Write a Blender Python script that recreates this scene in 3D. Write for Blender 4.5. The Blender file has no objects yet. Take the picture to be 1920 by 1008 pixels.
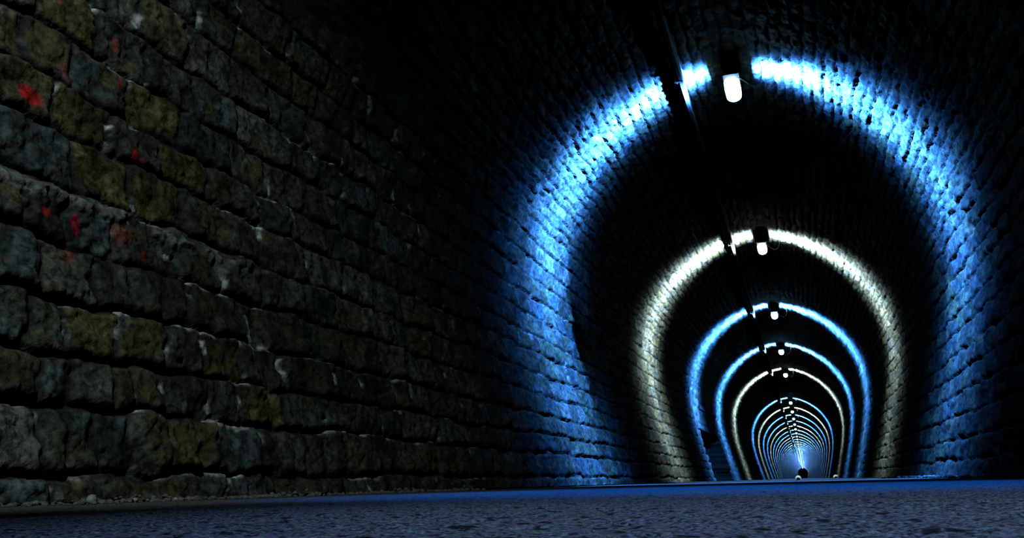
import bpy, math, random
import numpy as np
from mathutils import Matrix, Vector

sc = bpy.context.scene
C = sc.collection
rng = np.random.default_rng(7)
random.seed(7)

# ------------------------------------------------------------------ camera
F = 1600.0                      # focal length in pixels of the 1920 px frame
XV, YV, SL = 1508.5, 896.0, 0.024   # vanishing point of the tunnel axis, slope of the horizon
CAM_H = 0.03
v = Vector((XV - 960, -(YV - 504), -F)).normalized()
a_ = -SL
zw = Vector((a_, 1.0, -(a_ * v.x + v.y) / v.z)).normalized()
xw = v.cross(zw)
# rows of R are the world axes seen from the camera, so R turns camera vectors into world vectors
R = Matrix((tuple(xw), tuple(v), tuple(zw)))
cam_data = bpy.data.cameras.new('camera')
cam_data.sensor_fit = 'HORIZONTAL'
cam_data.sensor_width = 36.0
cam_data.lens = F / 1920.0 * 36.0
cam_data.clip_start = 0.01
cam_data.clip_end = 1500
cam = bpy.data.objects.new('camera', cam_data)
M4 = R.to_4x4()
M4.translation = (0, 0, CAM_H)
cam.matrix_world = M4
C.objects.link(cam)
sc.camera = cam

# ------------------------------------------------------------------ world, exposure
w = bpy.data.worlds.new('night')
w.use_nodes = True
w.node_tree.nodes['Background'].inputs[0].default_value = (0.02, 0.03, 0.06, 1)
w.node_tree.nodes['Background'].inputs[1].default_value = 0.01
sc.world = w
sc.view_settings.view_transform = 'Standard'
sc.view_settings.look = 'None'
sc.view_settings.exposure = 0.0
sc.view_settings.gamma = 1.0
sc.view_settings.use_curve_mapping = False
sc.cycles.max_bounces = 3
sc.cycles.diffuse_bounces = 0
sc.cycles.glossy_bounces = 0
sc.cycles.use_light_tree = True

# ------------------------------------------------------------------ tunnel measures (metres)
S = 8.4                         # distance from lamp to lamp
CX = -0.062 * S                 # centre line of the tunnel, the camera lies right of it
PZ = np.array([0, .05, .1, .15, .2, .25, .3, .35, .40, .45, .5, .54, .58, .61, .628, .635]) * S
PW = np.array([.242, .255, .268, .281, .292, .301, .305, .303, .294, .274, .243, .208, .157, .103, .05, 0]) * S
LAMP_Y = [(1.268 + k - 1) * S for k in range(0, 58)]   # index 1 is the first lamp in view
LAMP_X, LAMP_Z = -0.385, 4.97

# added spot, unseen behind the camera: the dim neutral light on the near masonry
def spot(name, loc, aim, power, color, angle, blend, radius):
    l = bpy.data.lights.new(name, 'SPOT')
    l.energy = power
    l.color = color
    l.spot_size = math.radians(angle)
    l.spot_blend = blend
    l.shadow_soft_size = radius
    o = bpy.data.objects.new(name, l)
    o.location = loc
    o.rotation_euler = (Vector(aim) - Vector(loc)).to_track_quat('-Z', 'Y').to_euler()
    C.objects.link(o)
    return o
spot('near_wall_spot', (-0.5, -0.7, 3.9), (-3.0, 2.45, 1.55), 235, (0.76, 0.98, 0.96), 68, 0.85, 0.04)
spot('near_floor_spot', (0.9, -1.2, 3.0), (0.35, 1.0, 0.0), 400, (0.33, 0.54, 1.0), 44, 1.0, 0.05)  # added spot out of frame that brightens the floor before the camera
spot('blue_floor_spot', (LAMP_X, 3.7, 4.85), (-0.25, 3.7, 0.0), 1300, (0.015, 0.20, 1.0), 50, 1.0, 0.03)  # added spot out of frame, throws the blue strip on the floor

# ------------------------------------------------------------------ helpers
def lattice(seed):
    return np.random.default_rng(seed).random((257, 257))
_LAT = [lattice(i) for i in range(6)]
def vnoise(x, y, seed=0):
    L = _LAT[seed % 6]
    x = x + seed * 17.13
    y = y + seed * 9.71
    xi = np.floor(x).astype(int)
    yi = np.floor(y).astype(int)
    fx = x - xi
    fy = y - yi
    fx = fx * fx * (3 - 2 * fx)
    fy = fy * fy * (3 - 2 * fy)
    x0, x1, y0, y1 = xi % 256, (xi + 1) % 256, yi % 256, (yi + 1) % 256
    return (L[x0, y0] * (1 - fx) + L[x1, y0] * fx) * (1 - fy) + (L[x0, y1] * (1 - fx) + L[x1, y1] * fx) * fy
def fbm(x, y, seed=0, octv=4):
    t = 0.0
    a = 0.5
    for i in range(octv):
        t = t + a * (vnoise(x * 2 ** i, y * 2 ** i, seed + i) - 0.5)
        a *= 0.55
    return t * 2
def sstep(a, b, x):
    t = np.clip((x - a) / (b - a), 0, 1)
    return t * t * (3 - 2 * t)

def mesh_obj(name, co, faces, mat=None, parent=None, smooth=True, cols=None, quads=None):
    me = bpy.data.meshes.new(name)
    co = np.asarray(co, dtype=np.float32)
    if quads is not None:
        q = np.asarray(quads, dtype=np.int32)
        me.vertices.add(len(co))
        me.vertices.foreach_set('co', co.ravel())
        me.loops.add(q.size)
        me.loops.foreach_set('vertex_index', q.ravel())
        me.polygons.add(len(q))
        me.polygons.foreach_set('loop_start', np.arange(0, q.size, 4, dtype=np.int32))
        me.polygons.foreach_set('loop_total', np.full(len(q), 4, dtype=np.int32))
        me.update(calc_edges=True)
        me.validate()
    else:
        me.from_pydata([tuple(map(float, c)) for c in co], [], faces)
        me.update()
    if cols is not None:
        at = me.color_attributes.new('stone', 'FLOAT_COLOR', 'POINT')
        at.data.foreach_set('color', np.asarray(cols, dtype=np.float32).ravel())
    if smooth:
        me.polygons.foreach_set('use_smooth', np.ones(len(me.polygons), dtype=bool))
    if mat:
        for m in (mat if isinstance(mat, (list, tuple)) else [mat]):
            me.materials.append(m)
    o = bpy.data.objects.new(name, me)
    C.objects.link(o)
    if parent:
        o.parent = parent
    return o
def tag(o, label=None, cat=None, group=None, kind=None):
    for k, x in (('label', label), ('category', cat), ('group', group), ('kind', kind)):
        if x:
            o[k] = x
    return o
def empty(name, loc):
    o = bpy.data.objects.new(name, None)
    o.empty_display_size = 0.1
    o.location = loc
    C.objects.link(o)
    return o

class MB:
    """collects simple shapes into one mesh"""
    def __init__(s):
        s.v, s.f, s.mi = [], [], []
    def add(s, vs, fs, mi=0):
        n = len(s.v)
        s.v += [tuple(p) for p in vs]
        s.f += [tuple(i + n for i in f) for f in fs]
        s.mi += [mi] * len(fs)
    def box(s, c, d, mi=0, bev=0.0):
        x, y, z = c
        a, b, h = d[0] / 2, d[1] / 2, d[2] / 2
        if bev <= 0:
            s.add([(x + i * a, y + j * b, z + k * h) for i in (-1, 1) for j in (-1, 1) for k in (-1, 1)],
                  [(0, 1, 3, 2), (4, 6, 7, 5), (0, 4, 5, 1), (2, 3, 7, 6), (0, 2, 6, 4), (1, 5, 7, 3)], mi)
        else:
            ring = [(a - bev, -h), (a, -h + bev), (a, h - bev), (a - bev, h), (-a + bev, h), (-a, h - bev), (-a, -h + bev), (-a + bev, -h)]
            vs = [(x + p, y + t * b, z + q) for t in (-1, 1) for p, q in ring]
            fs = [tuple(range(8))[::-1], tuple(range(8, 16))] + [(i, (i + 1) % 8, 8 + (i + 1) % 8, 8 + i) for i in range(8)]
            s.add(vs, fs, mi)
    def tube(s, pts, r, n=8, mi=0):
        pts = [Vector(p) for p in pts]
        rr = r if isinstance(r, (list, tuple)) else [r] * len(pts)
        vs = []
        for i, p in enumerate(pts):
            t = (pts[min(i + 1, len(pts) - 1)] - pts[max(i - 1, 0)]).normalized()
            u = t.cross(Vector((0, 0, 1)))
            if u.length < 1e-3:
                u = t.cross(Vector((1, 0, 0)))
            u.normalize()
            w_ = t.cross(u)
            for j in range(n):
                an = 2 * math.pi * j / n
                vs.append(p + (u * math.cos(an) + w_ * math.sin(an)) * rr[i])
        fs = [(i * n + j, i * n + (j + 1) % n, (i + 1) * n + (j + 1) % n, (i + 1) * n + j) for i in range(len(pts) - 1) for j in range(n)]
        fs += [tuple(range(n))[::-1], tuple((len(pts) - 1) * n + j for j in range(n))]
        s.add(vs, fs, mi)
    def build(s, name, mat, parent=None, smooth=False):
        o = mesh_obj(name, s.v, s.f, mat, parent, smooth)
        if any(s.mi):
            o.data.polygons.foreach_set('material_index', s.mi)
        return o

# ------------------------------------------------------------------ materials
def nodes_mat(name):
    m = bpy.data.materials.new(name)
    m.use_nodes = True
    nt = m.node_tree
    return m, nt, nt.nodes['Principled BSDF']
def plain(name, col, rough=0.6, metal=0.0, spec=0.5, noise=0.25, scale=20):
    m, nt, b = nodes_mat(name)
    tc = nt.nodes.new('ShaderNodeTexCoord')
    n = nt.nodes.new('ShaderNodeTexNoise')
    n.inputs['Scale'].default_value = scale
    n.inputs['Detail'].default_value = 5
    nt.links.new(tc.outputs['Object'], n.inputs['Vector'])
    r = nt.nodes.new('ShaderNodeValToRGB')
    r.color_ramp.elements[0].position = 0.3
    r.color_ramp.elements[1].position = 0.7
    r.color_ramp.elements[0].color = tuple(c * (1 - noise) for c in col) + (1,)
    r.color_ramp.elements[1].color = tuple(min(1, c * (1 + noise)) for c in col) + (1,)
    nt.links.new(n.outputs['Fac'], r.inputs['Fac'])
    nt.links.new(r.outputs['Color'], b.inputs['Base Color'])
    b.inputs['Roughness'].default_value = rough
    b.inputs['Metallic'].default_value = metal
    b.inputs['Specular IOR Level'].default_value = spec
    return m
def stone_mat():
    m, nt, b = nodes_mat('stained_masonry')
    at = nt.nodes.new('ShaderNodeVertexColor')
    at.layer_name = 'stone'
    geo = nt.nodes.new('ShaderNodeNewGeometry')
    n = nt.nodes.new('ShaderNodeTexNoise')
    n.inputs['Scale'].default_value = 24
    n.inputs['Detail'].default_value = 8
    n.inputs['Roughness'].default_value = 0.68
    nt.links.new(geo.outputs['Position'], n.inputs['Vector'])
    mr = nt.nodes.new('ShaderNodeMapRange')
    mr.inputs['From Min'].default_value = 0.36
    mr.inputs['From Max'].default_value = 0.68
    mr.inputs['To Min'].default_value = 0.2
    mr.inputs['To Max'].default_value = 1.7
    nt.links.new(n.outputs['Fac'], mr.inputs['Value'])
    mul = nt.nodes.new('ShaderNodeVectorMath')
    mul.operation = 'SCALE'
    nt.links.new(at.outputs['Color'], mul.inputs[0])
    nt.links.new(mr.outputs['Result'], mul.inputs['Scale'])
    nt.links.new(mul.outputs['Vector'], b.inputs['Base Color'])
    n2 = nt.nodes.new('ShaderNodeTexNoise')
    n2.inputs['Scale'].default_value = 60
    n2.inputs['Detail'].default_value = 6
    nt.links.new(geo.outputs['Position'], n2.inputs['Vector'])
    bp = nt.nodes.new('ShaderNodeBump')
    bp.inputs['Strength'].default_value = 0.55
    bp.inputs['Distance'].default_value = 0.012
    nt.links.new(n2.outputs['Fac'], bp.inputs['Height'])
    nt.links.new(bp.outputs['Normal'], b.inputs['Normal'])
    b.inputs['Roughness'].default_value = 0.72
    b.inputs['Specular IOR Level'].default_value = 0.3
    return m
def floor_mat():
    m, nt, b = nodes_mat('gritty_asphalt')
    geo = nt.nodes.new('ShaderNodeNewGeometry')
    n = nt.nodes.new('ShaderNodeTexNoise')
    n.inputs['Scale'].default_value = 190
    n.inputs['Detail'].default_value = 8
    n.inputs['Roughness'].default_value = 0.7
    nt.links.new(geo.outputs['Position'], n.inputs['Vector'])
    r = nt.nodes.new('ShaderNodeValToRGB')
    r.color_ramp.elements[0].position = 0.42
    r.color_ramp.elements[0].color = (0.03, 0.03, 0.032, 1)
    r.color_ramp.elements[1].position = 0.60
    r.color_ramp.elements[1].color = (0.42, 0.42, 0.43, 1)
    nt.links.new(n.outputs['Fac'], r.inputs['Fac'])
    vo = nt.nodes.new('ShaderNodeTexVoronoi')
    vo.inputs['Scale'].default_value = 150
    nt.links.new(geo.outputs['Position'], vo.inputs['Vector'])
    pv = nt.nodes.new('ShaderNodeTexVoronoi')
    pv.inputs['Scale'].default_value = 42
    nt.links.new(geo.outputs['Position'], pv.inputs['Vector'])
    ps = nt.nodes.new('ShaderNodeMapRange')
    ps.inputs['From Min'].default_value = 0.20
    ps.inputs['From Max'].default_value = 0.30
    ps.inputs['To Min'].default_value = 0.12
    ps.inputs['To Max'].default_value = 1.0
    nt.links.new(pv.outputs['Distance'], ps.inputs['Value'])
    mx = nt.nodes.new('ShaderNodeMix')
    mx.data_type = 'RGBA'
    mx.blend_type = 'MULTIPLY'
    mx.inputs['Factor'].default_value = 0.35
    nt.links.new(r.outputs['Color'], mx.inputs['A'])
    nt.links.new(vo.outputs['Color'], mx.inputs['B'])
    pm = nt.nodes.new('ShaderNodeVectorMath')
    pm.operation = 'SCALE'
    nt.links.new(mx.outputs['Result'], pm.inputs[0])
    nt.links.new(ps.outputs['Result'], pm.inputs['Scale'])
    nt.links.new(pm.outputs['Vector'], b.inputs['Base Color'])
    bp = nt.nodes.new('ShaderNodeBump')
    bp.inputs['Strength'].default_value = 0.8
    bp.inputs['Distance'].default_value = 0.004
    nt.links.new(n.outputs['Fac'], bp.inputs['Height'])
    nt.links.new(bp.outputs['Normal'], b.inputs['Normal'])
    b.inputs['Roughness'].default_value = 0.62
    b.inputs['Specular IOR Level'].default_value = 0.35
    return m
def emit(name, col, strength):
    m = bpy.data.materials.new(name)
    m.use_nodes = True
    nt = m.node_tree
    nt.nodes.clear()
    e = nt.nodes.new('ShaderNodeEmission')
    e.inputs[0].default_value = (*col, 1)
    e.inputs[1].default_value = strength
    o = nt.nodes.new('ShaderNodeOutputMaterial')
    nt.links.new(e.outputs[0], o.inputs[0])
    return m
STONE = stone_mat()
FLOOR = floor_mat()
STEEL = plain('galvanised_steel', (0.14, 0.145, 0.15), 0.75)
CASE = plain('grey_lamp_housing', (0.08, 0.08, 0.085), 0.6)
CABLE = plain('black_cable', (0.03, 0.03, 0.03), 0.45)
PALE = plain('pale_flex', (0.5, 0.5, 0.5), 0.5)
CONCRETE = plain('stained_concrete', (0.07, 0.062, 0.062), 0.9, noise=0.5, scale=9)
PAPER = plain('white_litter', (0.8, 0.8, 0.78), 0.7, noise=0.1)
RUBBLE = plain('crumbled_mortar', (0.22, 0.21, 0.19), 0.85, noise=0.6, scale=25)
PEBBLE = plain('pale_pebble', (0.45, 0.5, 0.48), 0.6, noise=0.2)
BLUE_GLOW = emit('blue_lamp_glass', (0.30, 0.65, 1.0), 13.0)
WHITE_GLOW = emit('white_lamp_glass', (0.9, 0.98, 0.95), 6.0)
DEAD = plain('dead_lamp_glass', (0.2, 0.2, 0.2), 0.3)

# ------------------------------------------------------------------ masonry
# arc length along the profile, from the foot of the left wall over the vault to the foot of the right wall
_dz = 600
_z = np.concatenate([np.linspace(0, PZ[-1], _dz)])
# the crown needs a smooth round: interpolate width**2 near the top
_w = np.sqrt(np.interp(_z, PZ, PW ** 2))
_px = np.concatenate([CX - _w, (CX + _w)[::-1][1:]])
_pz = np.concatenate([_z, _z[::-1][1:]])
k = np.ones(41) / 41
def smooth1(a):
    p = np.concatenate([np.full(20, 2 * a[0]) - a[20:0:-1], a, np.full(20, 2 * a[-1]) - a[-2:-22:-1]])
    return np.convolve(p, k, 'valid')
_ds = np.hypot(np.diff(_px), np.diff(_pz))
_s = np.concatenate([[0], np.cumsum(_ds)])
LEN = _s[-1]
_su = np.linspace(0, LEN, 1301)
_px = smooth1(np.interp(_su, _s, _px))
_pz = smooth1(np.interp(_su, _s, _pz))
_s = _su
def prof(s):
    x = np.interp(s, _s, _px)
    z = np.interp(s, _s, _pz)
    e = 0.02
    tx = np.interp(s + e, _s, _px) - np.interp(s - e, _s, _px)
    tz = np.interp(s + e, _s, _pz) - np.interp(s - e, _s, _pz)
    n = np.hypot(tx, tz) + 1e-9
    return x, z, tz / n, -tx / n          # inward normal for the left wall (+x)
def s_at_z(z):
    return float(np.interp(z, _pz[:650], _s[:650]))

# course boundaries: on the left wall they are the heights read off the masonry itself
zc = [-0.2, 0.10, 0.35, 0.555, 0.785, 1.035, 1.29, 1.565, 1.795, 2.055, 2.315, 2.59]
B = [-0.3] + [s_at_z(z) for z in zc[1:]]
sp_l = s_at_z(3.15)
while B[-1] < sp_l:
    B.append(B[-1] + rng.uniform(0.19, 0.27))
while B[-1] < LEN - sp_l:
    B.append(B[-1] + rng.uniform(0.125, 0.165))
while B[-1] < LEN + 0.2:
    B.append(B[-1] + rng.uniform(0.20, 0.29))
B = np.array(B)
NC = len(B) - 1
JOINTS, TINT, BULGE, TILT = [], [], [], []
# joints of the nearest stones on the left wall, metres along the tunnel, per course
NEAR_J = {1: [2.42, 2.56, 2.69, 2.87, 3.07, 3.41, 3.78, 4.2], 2: [2.46, 2.6, 2.80, 2.93, 3.09, 3.41, 3.64, 4.05],
          3: [2.42, 2.60, 2.87, 3.14, 3.42, 3.75, 4.1], 4: [2.49, 2.78, 3.34, 3.9, 4.4], 5: [2.43, 2.61, 2.88, 3.26, 3.7, 4.05, 4.5],
          6: [2.70, 3.05, 3.4, 4.1, 4.6], 7: [2.60, 2.93, 3.28, 3.66, 4.1], 8: [2.48, 2.72, 3.06, 3.45, 3.9],
          9: [2.52, 2.86, 3.20, 3.6, 4.0], 10: [2.7, 3.15, 3.5, 3.95, 4.3]}
NEAR_OLIVE = {(6, 2.70), (7, 2.60), (7, 3.28), (6, 3.05), (9, 2.52), (3, 2.60), (1, 3.07), (2, 3.64), (3, 3.42), (8, 3.06)}
Y_END = 490.0
for c in range(NC):
    big = B[c] < sp_l or B[c] > LEN - sp_l
    j = [-6 + rng.uniform(0, 0.4)]
    nj = NEAR_J.get(c)
    lim = 130.0
    while j[-1] < lim:
        if nj and j[-1] < nj[0] < j[-1] + 0.62:
            j += nj
            nj = None
        else:
            j.append(j[-1] + (rng.uniform(0.26, 0.62) if big else rng.uniform(0.18, 0.34)))
    j = np.array(j)
    n = len(j) + 1
    t = rng.random(n)
    base = np.where(t[:, None] < 0.08, np.array([0.125, 0.115, 0.065]),
            np.where(t[:, None] < 0.5, np.array([0.112, 0.108, 0.088]),
             np.where(t[:, None] < 0.78, np.array([0.095, 0.118, 0.122]), np.array([0.14, 0.135, 0.115]))))
    base = base * rng.uniform(0.6, 1.3, (n, 1)) * (0.45 if c > NC - 15 else 1.0)  # courses of the right wall are darker than the rest
    for (cc, yy) in NEAR_OLIVE:
        if cc == c:
            i = int(np.searchsorted(j, yy + 0.01))
            base[i] = (0.135, 0.12, 0.045)
    JOINTS.append(j)
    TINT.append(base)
    BULGE.append(rng.uniform(0.25, 1.0, n))
    TILT.append(rng.uniform(-1, 1, (n, 2)))

# red paint: height, distance along the tunnel, radii, strength
PAINT = [(1.66, 2.49, .045, .05, 1.0), (1.13, 2.53, .022, .03, .9), (1.12, 2.70, .05, .022, .75), (2.27, 2.67, .05, .03, .6),
         (1.97, 3.03, .03, .012, .8), (1.60, 3.08, .04, .02, .8), (1.35, 2.60, .02, .02, .5), (1.085, 3.09, .03, .02, .6),
         (1.16, 2.95, .06, .06, .28), (2.15, 3.0, .04, .03, .4), (1.0, 2.62, .05, .04, .25), (1.57, 3.14, .03, .02, .6), (1.88, 2.70, .05, .05, .25)]

def masonry(s, y):
    """inward displacement and colour of the masonry at arc length s, distance y"""
    # wander of the courses and joints
    vlt = (s > sp_l) & (s < LEN - sp_l)
    sw = s + 0.026 * fbm(y * 1.3, s * 1.1, 1, 3) + np.where(vlt, 0.050, 0.034) * fbm(y * 5, s * 5, 2, 4)
    yw = y + 0.085 * fbm(y * 3.1, s * 4.3, 3, 4) + 0.02 * fbm(y * 12, s * 12, 4, 2)
    c = np.clip(np.searchsorted(B, sw) - 1, 0, NC - 1)
    d = np.zeros_like(s)
    col = np.zeros(s.shape + (3,))
    e = np.minimum(sw - B[c], B[c + 1] - sw)
    low = sw - B[c]
    hi = B[c + 1] - sw
    rel = np.zeros_like(s)
    ed = np.zeros_like(s)
    bul = np.zeros_like(s)
    tl = np.zeros_like(s)
    for ci in np.unique(c):
        m = c == ci
        j = JOINTS[ci]
        yy = yw[m]
        i = np.clip(np.searchsorted(j, yy), 1, len(j) - 1)
        dl = yy - j[i - 1]
        dr = j[i] - yy
        ed[m] = np.minimum(np.abs(dl), np.abs(dr))
        bul[m] = BULGE[ci][i]
        cy = dl / (j[i] - j[i - 1]) - 0.5
        cs = (sw[m] - B[ci]) / (B[ci + 1] - B[ci]) - 0.5
        tl[m] = TILT[ci][i][:, 0] * cy + TILT[ci][i][:, 1] * cs
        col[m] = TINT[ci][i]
    big = (s < sp_l) | (s > LEN - sp_l)
    jw = np.where(big, 0.006, 0.006) * (1 + 0.9 * fbm(y * 5, s * 5, 5, 2))
    rnd = np.where(big, 0.035, 0.022)
    # rounded arris: corner distance
    q = np.sqrt(np.clip(rnd - (e - jw), 0, None) ** 2 + (np.where(big, 0.72, 0.9) * np.clip(rnd - (ed - jw * 0.7), 0, None)) ** 2) / rnd
    face = np.sqrt(np.clip(1 - np.clip(q, 0, 1) ** 2, 0, 1))
    amp = np.where(big, 0.046, 0.034)
    chip = np.clip(fbm(y * 9, s * 9, 2, 4), -0.6, 0.6)
    d = face * amp * (0.55 + 0.6 * bul) + face * amp * 0.55 * tl
    d = d + (0.3 + 0.7 * face) * (0.034 * chip + 0.016 * np.abs(fbm(y * 22, s * 22, 4, 3)))
    # spalled hollows
    holl = sstep(0.28, 0.5, fbm(y * 3.3, s * 3.3, 0, 3))
    d = d - holl * 0.026 * face
    # mortar and lime in the joints
    joint = 1 - sstep(0.0, 0.02, np.minimum(e - jw, ed - jw))
    joint = np.maximum(joint, (1 - sstep(0.012, 0.034, hi + 0.02 * fbm(y * 11, s * 11, 4, 2))) * 0.9 * (s < sp_l))
    lime = sstep(-0.02, 0.30, fbm(y * 2.4, s * 6.0, 5, 3)) * sstep(-0.15, 0.12, fbm(y * 14, s * 14, 1, 3)) * np.where(s < sp_l, 1.0, 0.25) * np.where(y < 7, 1.0, 0.35)
    top = (hi < 0.022) & (hi > 0)
    lm = joint * lime * np.where(low < 0.02, 0.35, 1.0)
    mcol = np.array([0.85, 0.9, 0.9])
    dark = np.array([0.035, 0.033, 0.030])
    fac = fbm(y * 9, s * 9, 3, 5)
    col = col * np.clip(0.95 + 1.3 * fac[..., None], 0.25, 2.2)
    moss = sstep(0.12, 0.30, fbm(y * 4.3, s * 5.1, 0, 4) + 0.10 * tl)
    col = col * (1 - 0.75 * moss[..., None]) + np.array([0.13, 0.115, 0.045]) * 0.75 * moss[..., None]
    stain = sstep(0.05, 0.35, fbm(y * 1.1, s * 1.3, 4, 3))
    col = col * (1 - 0.45 * stain[..., None])
    jc = dark * (1 - lm[..., None]) + mcol * lm[..., None]
    col = col * (1 - joint[..., None]) + jc * joint[..., None]
    d = d + joint * lime * 0.006
    d = d * (1 - 0.7 * sstep(40, 75, y))
    # broad smear of old lime along the ledge about 1.2 m up the near left wall
    s5 = B[6] if len(B) > 6 else 0
    band = np.exp(-((s - (s5 - 0.055 + 0.03 * fbm(y * 2, s * 0, 1, 2))) / 0.045) ** 2) * sstep(4.6, 3.2, y) * (y < 6) * (s < sp_l)
    band = band * sstep(-0.25, 0.1, fbm(y * 8, s * 14, 0, 4))
    col = col * (1 - 0.8 * band[..., None]) + np.array([0.33, 0.34, 0.33]) * 0.8 * band[..., None]
    d = d + band * 0.024
    # red paint dabs
    if (y.min() < 4):
        for (pz, py, rs, ry, st) in PAINT:
            s0 = s_at_z(pz)
            rr = np.sqrt(((s - s0) / rs) ** 2 + ((y - py) / ry) ** 2) + 0.9 * fbm(y * 14, s * 14, 2, 3)
            f = (1 - sstep(0.55, 1.15, rr)) * st
            red = np.array([0.75, 0.02, 0.03])
            col = col * (1 - f[..., None]) + red * f[..., None]
    return d, np.clip(col, 0.004, 1)

RECESS = (26.9, 33.4, 1.55)      # the refuge in the left wall: from, to, height
def strip(s0, s1, segs, name):
    cos, cols, quads = [], [], []
    base = 0
    for (ya, yb, dy, ds) in segs:
        ns = max(2, int(round((s1 - s0) / ds)) + 1)
        ny = max(2, int(round(math.log(max(yb, 0.1) / max(ya, 0.1)) / dy)) + 1) if ya > 0 else max(2, int((yb - ya) / 0.15))
        ss = np.linspace(s0, s1, ns)
        ys = np.geomspace(ya, yb, ny) if ya > 0 else np.linspace(ya, yb, ny)
        Yg, Sg = np.meshgrid(ys, ss, indexing='ij')
        d, col = masonry(Sg, Yg)
        if ya >= 120:
            d = d * 0
            col[:] = np.array([0.045, 0.045, 0.042])  # stone coloured darker from here on to dim the far lamplight
        x, z, nx, nz = prof(Sg)
        big_d = np.zeros_like(d)
        if name == 'wall_left':
            inr = (Yg > RECESS[0]) & (Yg < RECESS[1]) & (z < RECESS[2])
            big_d = np.where(inr, -1.3, 0.0)
        X = x + nx * d + big_d
        Z = z + nz * d
        cos.append(np.stack([X, Yg, Z], -1).reshape(-1, 3))
        cc = np.ones((X.size, 4))
        cc[:, :3] = col.reshape(-1, 3)
        cols.append(cc)
        i = np.arange(X.size).reshape(X.shape) + base
        quads.append(np.stack([i[:-1, :-1], i[:-1, 1:], i[1:, 1:], i[1:, :-1]], -1).reshape(-1, 4))
        base += X.size
    o = mesh_obj(name, np.concatenate(cos), None, STONE, cols=np.concatenate(cols), quads=np.concatenate(quads))
    tag(o, kind='structure')
    return o
sL, sR = sp_l, LEN - sp_l
strip(-0.0, sL, [(-5, 1.6, 0, 0.12), (1.6, 7.5, 0.0035, 0.008), (7.5, 26, 0.0042, 0.018), (26, 120, 0.008, 0.06), (120, Y_END, 0.015, 0.2)], 'wall_left')
strip(sL, sR, [(-5, 2.0, 0, 0.12), (2.0, 8, 0.010, 0.02), (8, 26, 0.0040, 0.02), (26, 120, 0.009, 0.06), (120, Y_END, 0.015, 0.2)], 'ceiling')
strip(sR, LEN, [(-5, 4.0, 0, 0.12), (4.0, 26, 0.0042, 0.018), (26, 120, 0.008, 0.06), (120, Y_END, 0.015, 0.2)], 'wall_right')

# ------------------------------------------------------------------ floor
def floor():
    cos, quads = [], []
    base = 0
    W0, W1 = CX - 4.2, CX + 2.6
    def tile(xa, xb, ya, yb, dx, dy, amp):
        nonlocal base
        xs = np.linspace(xa, xb, max(2, int((xb - xa) / dx) + 1))
        ys = np.linspace(ya, yb, max(2, int((yb - ya) / dy) + 1))
        Y, X = np.meshgrid(ys, xs, indexing='ij')
        g = np.clip(fbm(X * 60, Y * 60, 1, 3), -0.5, 0.6)
        pit = sstep(0.30, 0.5, fbm(X * 34, Y * 34, 3, 2))
        Z = amp * (0.0032 * g - 0.004 * pit) + 0.003 * fbm(X * 3, Y * 3, 2, 2) * min(1, amp)
        Z = Z - 0.001
        cos.append(np.stack([X, Y, Z], -1).reshape(-1, 3))
        i = np.arange(X.size).reshape(X.shape) + base
        quads.append(np.stack([i[:-1, :-1], i[:-1, 1:], i[1:, 1:], i[1:, :-1]], -1).reshape(-1, 4)[:, ::-1])
        base += X.size
    tile(W0, W1, -5, 0.28, 0.1, 0.1, 0)
    tile(-1.1, 0.55, 0.28, 1.3, 0.005, 0.005, 1)
    tile(W0, -1.1, 0.28, 1.3, 0.03, 0.03, .6)
    tile(0.55, W1, 0.28, 1.3, 0.02, 0.02, .8)
    tile(W0, W1, 1.3, 3.2, 0.015, 0.012, 1)
    tile(W0, W1, 3.2, 12, 0.08, 0.06, .6)
    tile(W0, W1, 12, 60, 0.4, 0.4, 0)
    tile(W0, W1, 60, Y_END, 3, 6, 0)
    o = mesh_obj('floor', np.concatenate(cos), None, FLOOR, quads=np.concatenate(quads))
    tag(o, kind='structure')
floor()

# ------------------------------------------------------------------ refuge lintel in the left wall
m = MB()
xw_ = float(prof(np.array([s_at_z(1.9)]))[0][0])
yc, ln = 31.0, 4.9
m.box((xw_ - 0.14, yc, 1.62), (0.36, ln + 0.3, 0.14))
m.box((xw_ - 0.17, yc, 1.98), (0.36, ln + 0.1, 0.58))
m.box((xw_ - 0.14, yc, 2.34), (0.36, ln + 0.3, 0.12))
tag(m.build('trim_1', CONCRETE), kind='structure')

# ------------------------------------------------------------------ cable trunking under the vault
TX, TZ = -1.01, 5.095
tray = empty('cable_trunking', (TX, -4, TZ))
tag(tray, 'long grey cable trunking hung under the vault left of the lamps', 'cable duct')
m = MB()
m.box((0, (Y_END + 4) / 2, 0), (0.05, Y_END + 4, 0.12), bev=0.006)
m.build('duct', STEEL, tray)
m = MB()
m.tube([(-0.045, 0, 0.03), (-0.045, Y_END + 4, 0.03)], 0.018, 6)
m.tube([(-0.043, 0, -0.02), (-0.043, Y_END + 4, -0.02)], 0.014, 6)
m.build('cable', CABLE, tray)
m = MB()
m.box((-0.02, 0, -0.066), (0.10, 0.04, 0.010))
m.box((-0.072, 0, 0.01), (0.012, 0.04, 0.16))
m.box((-0.105, 0, 0.09), (0.07, 0.06, 0.012))
br = m.build('bracket', STEEL, tray)
br.location = (0, 5.9, 0)
for i in range(1, 46):
    c = br.copy()
    C.objects.link(c)
    c.parent = tray
    c.location = (0, 5.9 + 2.1 * i, 0)

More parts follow.
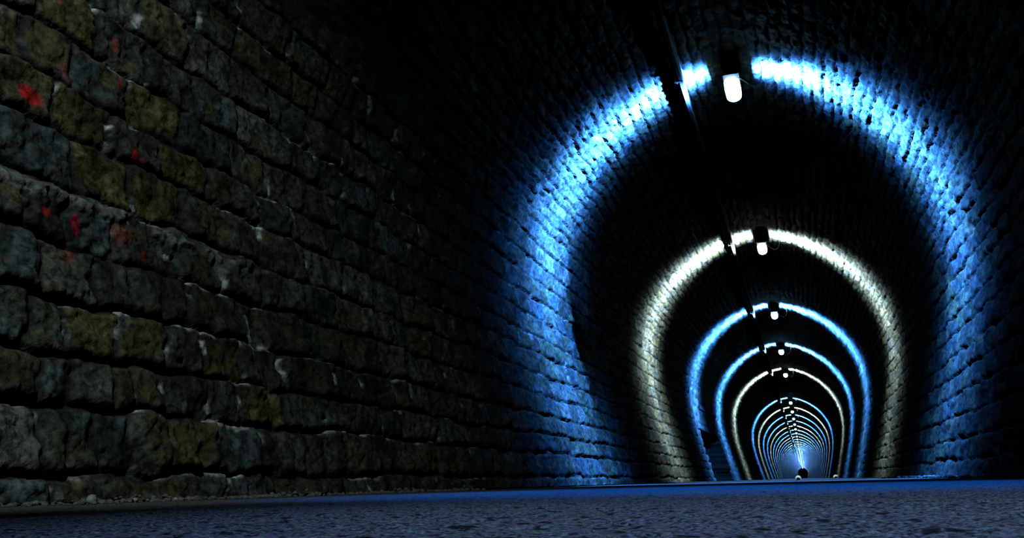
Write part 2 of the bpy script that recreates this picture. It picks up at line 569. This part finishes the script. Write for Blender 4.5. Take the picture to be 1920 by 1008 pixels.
# ------------------------------------------------------------------ lamps
def capsule(mb, L, rx, rz, n=16, mi=0):
    """rounded lamp bowl lying along y"""
    sec = []
    for i in range(11):
        t = -math.pi / 2 + math.pi * i / 10
        off = math.copysign(L / 2 - rx, t) if abs(t) > 1e-6 else 0
        sec.append((off + rx * math.sin(t), math.cos(t)))
    vs, fs = [], []
    for (y, r) in sec:
        r = max(r, 0.02)
        for j in range(n):
            an = 2 * math.pi * j / n
            vs.append((rx * r * math.cos(an), y, rz * r * math.sin(an)))
    for i in range(len(sec) - 1):
        for j in range(n):
            fs.append((i * n + j, i * n + (j + 1) % n, (i + 1) * n + (j + 1) % n, (i + 1) * n + j))
    fs += [tuple(range(n)), tuple((len(sec) - 1) * n + j for j in range(n))]
    mb.add(vs, fs, mi)

def lamp_light(name, blue, first=False, energy=1.0):
    l = bpy.data.lights.new(name, 'POINT')
    l.shadow_soft_size = 0.03
    l.energy = (BLUE_W if blue else WHITE_W) * energy
    l.color = (0.05, 0.27, 1.0) if blue else (0.64, 0.91, 1.0)
    l.use_nodes = True
    nt = l.node_tree
    em = nt.nodes['Emission']
    geo = nt.nodes.new('ShaderNodeNewGeometry')
    sx = nt.nodes.new('ShaderNodeSeparateXYZ')
    nt.links.new(geo.outputs['Incoming'], sx.inputs[0])
    # photometric distribution of the fitting: a fan across the tunnel
    def mrange(a, b, src):
        mr = nt.nodes.new('ShaderNodeMapRange')
        mr.interpolation_type = 'SMOOTHSTEP'
        mr.inputs['From Min'].default_value = a
        mr.inputs['From Max'].default_value = b
        mr.inputs['To Min'].default_value = 1
        mr.inputs['To Max'].default_value = 0
        nt.links.new(src, mr.inputs['Value'])
        return mr.outputs['Result']
    def bell(width, src):
        d_ = nt.nodes.new('ShaderNodeMath')
        d_.operation = 'DIVIDE'
        nt.links.new(src, d_.inputs[0])
        d_.inputs[1].default_value = width
        p_ = nt.nodes.new('ShaderNodeMath')
        p_.operation = 'MULTIPLY'
        nt.links.new(d_.outputs[0], p_.inputs[0])
        nt.links.new(d_.outputs[0], p_.inputs[1])
        n_ = nt.nodes.new('ShaderNodeMath')
        n_.operation = 'MULTIPLY'
        nt.links.new(p_.outputs[0], n_.inputs[0])
        n_.inputs[1].default_value = -1
        e_ = nt.nodes.new('ShaderNodeMath')
        e_.operation = 'EXPONENT'
        nt.links.new(n_.outputs[0], e_.inputs[0])
        return e_.outputs[0]
    src = sx.outputs['Y']
    if first:                                   # this one hangs tilted a little down the tunnel
        sh = nt.nodes.new('ShaderNodeMath')
        sh.operation = 'SUBTRACT'
        sh.inputs[1].default_value = 0.07
        nt.links.new(src, sh.inputs[0])
        src = sh.outputs[0]
    a = bell(0.245 if first else 0.27, src)
    if first:
        hard = mrange(0.33, 0.39, sx.outputs['Y'])
        side = mrange(-0.62, -0.35, sx.outputs['X'])    # 1 towards the left wall, where the shade cuts sharply
        mix = nt.nodes.new('ShaderNodeMix')
        mix.inputs['A'].default_value = 1.0
        low = mrange(-0.62, -0.40, sx.outputs['Z'])
        sl = nt.nodes.new('ShaderNodeMath')
        sl.operation = 'MULTIPLY'
        nt.links.new(side, sl.inputs[0])
        nt.links.new(low, sl.inputs[1])
        nt.links.new(sl.outputs[0], mix.inputs['Factor'])
        nt.links.new(hard, mix.inputs['B'])
        b = mix.outputs['Result']
    else:
        ab = nt.nodes.new('ShaderNodeMath')
        ab.operation = 'ABSOLUTE'
        nt.links.new(sx.outputs['Y'], ab.inputs[0])
        b = mrange(0.45, 0.75, ab.outputs[0])
    mu = nt.nodes.new('ShaderNodeMath')
    mu.operation = 'MULTIPLY'
    nt.links.new(a, mu.inputs[0])
    nt.links.new(b, mu.inputs[1])
    down = nt.nodes.new('ShaderNodeMapRange')           # the bowl is dimmer straight below than to its sides
    down.inputs['From Min'].default_value = -0.95
    down.inputs['From Max'].default_value = 0.0
    down.inputs['To Min'].default_value = 0.22
    down.inputs['To Max'].default_value = 1.0
    nt.links.new(sx.outputs['Z'], down.inputs['Value'])
    mu2 = nt.nodes.new('ShaderNodeMath')
    mu2.operation = 'MULTIPLY'
    nt.links.new(mu.outputs[0], mu2.inputs[0])
    nt.links.new(down.outputs['Result'], mu2.inputs[1])
    nt.links.new(mu2.outputs[0], em.inputs['Strength'])
    return l
BLUE_W, WHITE_W = 27000.0, 8500.0
L_BLUE = lamp_light('blue_light', True)
L_WHITE = lamp_light('white_light', False)
L_FIRST = lamp_light('first_light', True, True)

def make_lamp(glass):
    t = empty('tunnel_lamp', (0, 0, 0))
    m = MB()
    capsule(m, 0.58, 0.102, 0.085)
    m.build('diffuser', glass, t, True)
    m = MB()
    m.box((0, 0, 0.085), (0.17, 0.62, 0.05), bev=0.015)
    m.box((0, 0, 0.062), (0.20, 0.66, 0.012))
    m.build('housing', CASE, t)
    m = MB()
    m.box((0, 0.2, 0.19), (0.03, 0.03, 0.17))
    m.box((0, -0.2, 0.19), (0.03, 0.03, 0.17))
    m.box((0, 0, 0.275), (0.06, 0.5, 0.012))
    m.build('bracket', STEEL, t)
    m = MB()
    pts = [(0.06, -0.26, 0.04), (0.13, -0.30, -0.02), (0.20, -0.30, -0.09), (0.27, -0.28, -0.12), (0.33, -0.26, -0.09), (0.37, -0.22, 0.0), (0.38, -0.2, 0.13), (0.36, -0.18, 0.25)]
    m.tube(pts, 0.006, 6)
    m.build('flex', PALE, t)
    return t
def copy_tree(o, parent=None):
    c = o.copy()
    C.objects.link(c)
    c.parent = parent
    for ch in list(o.children):
        copy_tree(ch, c)
    return c
PB, PW_, PD = make_lamp(BLUE_GLOW), make_lamp(WHITE_GLOW), make_lamp(DEAD)
# far lamps: the same fitting without its small parts
def far_lamp(glass):
    m = MB()
    capsule(m, 0.58, 0.102, 0.085, n=8)
    m.box((0, 0, 0.085), (0.17, 0.62, 0.05), mi=1)
    return m.build('tunnel_lamp', [glass, CASE], None, True)
FB, FW = far_lamp(emit('blue_lamp_glass', (0.4, 0.75, 1.0), 4.5)), far_lamp(emit('white_lamp_glass', (0.9, 0.98, 0.95), 3.0))
NTH = {1: 'large lamp with blue glow hanging nearest the camera under the vault', 2: 'white lamp over the nearest white ring, second from the camera',
       3: 'blue lamp over the second blue ring, third lamp from the camera', 4: 'blue lamp just before the small white ring, fourth from the camera',
       5: 'white lamp over the second white ring, last before the dark gap', 6: 'dead unlit lamp hanging in the dark gap between two rings',
       7: 'small blue lamp, first one lit beyond the dark gap', 8: 'small white lamp, second one lit beyond the dark gap',
       9: 'small blue lamp, third one lit beyond the dark gap', 10: 'small blue lamp, fourth one lit beyond the dark gap',
       11: 'small white lamp, fifth one lit beyond the dark gap', 12: 'small blue lamp, sixth one lit beyond the dark gap'}
used = set()
for k in range(1, len(LAMP_Y)):
    y = LAMP_Y[k]
    white = k % 3 == 2
    if k <= 12:
        p = PD if k == 6 else (PW_ if white else PB)
    else:
        p = FW if white else FB
    if p.name in used:
        o = copy_tree(p)
    else:
        used.add(p.name)
        o = p
    o.location = (LAMP_X, y, LAMP_Z)
    tag(o, NTH.get(k, 'tiny lit lamp in the merged bright line of far lamps'), 'lamp', 'lamps along the crown of the tunnel' if k <= 12 else 'far lamps merging into one bright line')
    if k == 6:
        continue
    ld = L_FIRST if k == 1 else (L_WHITE if white else L_BLUE)
    lo = bpy.data.objects.new('tunnel_light', ld)
    lo.location = (LAMP_X, y, LAMP_Z - (0.145 if k == 1 else 0.34))
    C.objects.link(lo)

# ------------------------------------------------------------------ rubble at the foot of the walls, litter
def pebble(mb, c, r, seed, flat=0.7):
    q = random.Random(seed)
    n, mrow = 8, 5
    vs, fs = [], []
    ax = [q.uniform(0.7, 1.3) for _ in range(3)]
    for i in range(mrow + 1):
        th = math.pi * i / mrow
        for j in range(n):
            ph = 2 * math.pi * j / n
            k_ = r * (1 + q.uniform(-0.18, 0.18))
            vs.append((c[0] + k_ * ax[0] * math.sin(th) * math.cos(ph), c[1] + k_ * ax[1] * math.sin(th) * math.sin(ph), c[2] + k_ * flat * math.cos(th)))
    for i in range(mrow):
        for j in range(n):
            fs.append((i * n + j, (i + 1) * n + j, (i + 1) * n + (j + 1) % n, i * n + (j + 1) % n))
    mb.add(vs, fs)
foot_l = CX - PW[0]
foot_r = CX + PW[0]
m = MB()
for i in range(900):
    y = random.uniform(1.9, 6.5)
    off = abs(random.gauss(0, 0.06)) + 0.045
    r = random.choice([0.003, 0.004, 0.006, 0.009, 0.013])
    heap = 0.05 * max(0.0, 1 - off / 0.11) * (0.5 + 0.5 * math.sin(y * 5.1)) * random.random()
    pebble(m, (foot_l + off, y, r * 0.35 + heap), r, i)
tag(m.build('rubble', RUBBLE), 'crumbled mortar and small stones along the foot of the left wall', 'rubble', kind='stuff')
m = MB()
for i in range(140):
    y = random.uniform(6, 16)
    off = abs(random.gauss(0, 0.08)) + 0.07
    r = random.choice([0.01, 0.014, 0.02, 0.03])
    pebble(m, (foot_r - off, y, r * 0.35), r, 1000 + i)
tag(m.build('rubble', RUBBLE), 'loose stones along the foot of the right wall', 'rubble', kind='stuff')
for (x, y, r, lab) in [(foot_l + 0.10, 2.55, 0.022, 'rounded pale pebble, largest on the floor by the left wall'),
                       (foot_l + 0.09, 2.78, 0.012, 'small white pebble right of the rounded pale pebble'),
                       (foot_l + 0.10, 3.0, 0.010, 'tiny white pebble, furthest from the frame edge by the left wall')]:
    m = MB()
    pebble(m, (0, 0, 0), r, int(y * 100), 0.8)
    o = m.build('pebble', PEBBLE, None, True)
    o.location = (x, y, r * 0.7)
    tag(o, lab, 'pebble')
def litter(loc, size, lab, seed):
    q = random.Random(seed)
    n = 9
    vs = []
    for i in range(n):
        for j in range(n):
            u, w_ = i / (n - 1) - 0.5, j / (n - 1) - 0.5
            rr = math.hypot(u, w_)
            vs.append((u * size * 1.3, w_ * size, size * (0.8 * math.sqrt(max(0.0, 1 - (rr / 0.62) ** 2)) + q.uniform(-0.1, 0.12) + 0.1)))
    top = len(vs)
    vs += [(x_, y_, 0) for (x_, y_, z_) in vs]
    fs = [(i * n + j, (i + 1) * n + j, (i + 1) * n + j + 1, i * n + j + 1) for i in range(n - 1) for j in range(n - 1)]
    fs += [tuple(top + t for t in f[::-1]) for f in fs]
    edge = [i * n for i in range(n)] + [(n - 1) * n + j for j in range(1, n)] + [i * n + n - 1 for i in range(n - 2, -1, -1)] + [j for j in range(n - 2, 0, -1)]
    fs += [(edge[i], edge[(i + 1) % len(edge)], edge[(i + 1) % len(edge)] + top, edge[i] + top) for i in range(len(edge))]
    o = mesh_obj('crumpled_paper', vs, fs, PAPER, smooth=False)
    o.location = loc
    tag(o, lab, 'litter')
litter((-0.12, 18.6, 0), 0.085, 'crumpled white paper on the floor beneath the far end of the tunnel', 3)
litter((1.40, 43.9, 0), 0.16, 'crumpled white paper at the foot of the right wall far down the tunnel', 5)
